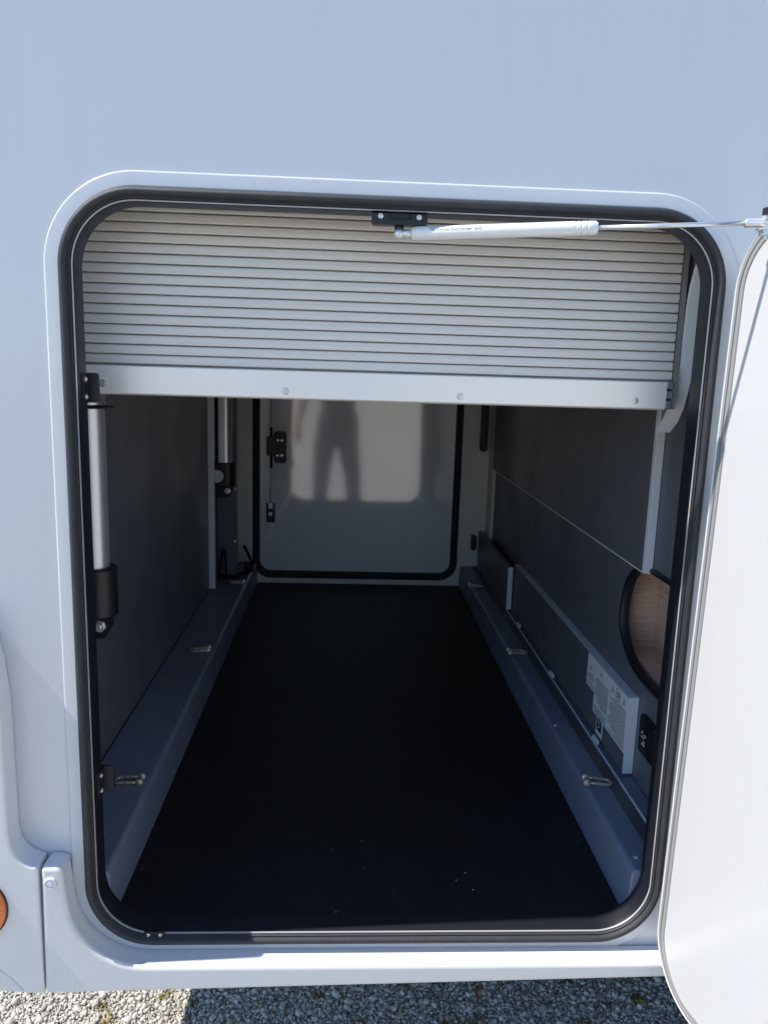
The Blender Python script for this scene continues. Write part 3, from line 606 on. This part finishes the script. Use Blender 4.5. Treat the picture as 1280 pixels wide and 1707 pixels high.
    bm = B(); bmesh.ops.create_uvsphere(bm, u_segments=24, v_segments=16, radius=1, matrix=Matrix.Translation((X, Y + .015, 1.66)) @ Matrix.Diagonal((.085, .098, .098, 1)))
    bmesh.ops.delete(bm, geom=[v for v in bm.verts if v.co.z < 1.645 + max(0, (v.co.y - Y) * .55)], context='VERTS')
    for v in bm.verts: v.co += Vector((rng.uniform(-.003, .003), rng.uniform(-.003, .003), rng.uniform(-.003, .003)))
    h = mk(bm, 'hair', mat('dark_hair', (.03, .02, .015), .6), o, True); h.modifiers.new('t', 'SOLIDIFY').thickness = .008
    for s in (-1, 1):
        bm = B(); bmesh.ops.create_uvsphere(bm, u_segments=12, v_segments=8, radius=.012, matrix=Matrix.Translation((X + s * .032, Y + .108, 1.638))); mk(bm, 'eye', mat('eye', (.1, .08, .07), .2), o, True)
    bm = B(); prism(bm, rr(-.012, .064, 1.265, 1.418, .010, 5), 'y', -1.150, -1.1415); ph = mk(bm, 'phone', 'black', bevel=.002); tag(ph, 'black phone held up by the person facing the hatch', 'phone')
    bm = B(); prism(bm, rr(.000, .030, 1.375, 1.412, .006, 4), 'y', -1.1412, -1.1395); mk(bm, 'camera_bump', 'glass', ph)
person()

# ------------------------------------------------------------------ mat, shackles, grit
bm = B(); prism(bm, [(-.3685, .034), (.4935, .034), (.4935, YW - .004), (-.3685, YW - .004)], 'z', .4866, ZF); mt = mk(bm, 'floor_mat', 'mat', bevel=.001)
tag(mt, 'black ribbed rubber mat covering the garage floor', 'mat')

def shackle_parts():
    out = []; r = .0034; h = .0105
    bm = B(); pts = [(0, -h, 0), (.012, -h, 0), (.030, -h * 1.02, 0)] + [(.036 + .0108 * math.cos(R(a)), h * 1.02 * math.sin(R(a)), 0) for a in range(-75, 76, 15)] + [(.030, h * 1.02, 0), (.012, h, 0), (0, h, 0)]
    tube(bm, pts, r, 10); out.append(('bow', bm))
    for s in (-1, 1):
        bm = B(); lathe(bm, (-.003, s * h - .0038, 0), (0, 1, 0), [(0, .0066), (.0012, .0078), (.0064, .0078), (.0076, .0066)], 14); out.append(('lug', bm))
    bm = B(); lathe(bm, (-.003, -h - .0085, 0), (0, 1, 0), [(0, .0035), (.001, .0052), (.004, .0052), (.0045, .0032), (.029, .0032), (.0295, .0050), (.0335, .0050), (.0345, .003)], 14); out.append(('pin', bm))
    res = []
    for nme, bm in out:
        bmesh.ops.recalc_face_normals(bm, faces=bm.faces); me = bpy.data.meshes.new(nme); bm.to_mesh(me); bm.free(); me.materials.append(M['gal']); me.polygons.foreach_set('use_smooth', [True] * len(me.polygons)); res.append((nme, me))
    return res
SP = shackle_parts()
bm = B(); lathe(bm, (0, 0, 0), (0, 0, 1), [(0, .009), (.0015, .009), (.0022, .006), (.007, .006), (.008, .004)], 14); bmesh.ops.recalc_face_normals(bm, faces=bm.faces); eye = bpy.data.meshes.new('lashing_eye'); bm.to_mesh(bm and eye); bm.free(); eye.materials.append(M['gal'])
spots = [(232, 1301, 178, -1, 'steel shackle on the left floor profile nearest the hatch opening'), (346, 1083, 183, -1, 'steel shackle midway along the left floor profile'), (404, 971, 176, -1, 'small far shackle on the left floor profile by the far corner'),
         (979, 1302, -6, 1, 'steel shackle on the right floor profile below the warning labels'), (851, 1087, 3, 1, 'steel shackle midway along the right floor profile'), (784, 976, -4, 1, 'small far shackle on the right floor profile by the end wall')]
for u, v, a, s, lab in spots:
    p = pZ(u, v, ZL + .006); e = bpy.data.objects.new('shackle', None); COL.objects.link(e); e.location = (p.x, p.y, ZL); e.rotation_euler = (0, 0, R(a))
    tag(e, lab, 'shackle', 'shackles lying on the floor profiles')
    for nme, me in SP:
        o = bpy.data.objects.new(nme, me); COL.objects.link(o); o.parent = e; o.location = (0, 0, .0078); o.rotation_euler = (0, R(3), 0)
    lk(eye, 'lashing_eye', ll if s < 0 else lr, loc=(p.x, p.y, ZL + .0002))
bm = B()
for u, v in ((603, 1402), (606, 1446), (693, 1460), (760, 1467), (775, 1455), (553, 1416), (788, 1483), (560, 1520), (963, 1403), (238, 1448), (480, 1500), (655, 1490)):
    p = pZ(u, v, ZF + .001); bmesh.ops.create_icosphere(bm, subdivisions=1, radius=random.uniform(.0007, .0016), matrix=Matrix.Translation((p.x, p.y, ZF + .0008)))
gr = mk(bm, 'grit', 'grit'); tag(gr, 'pale specks of grit scattered on the black rubber mat', 'grit', kind='stuff')
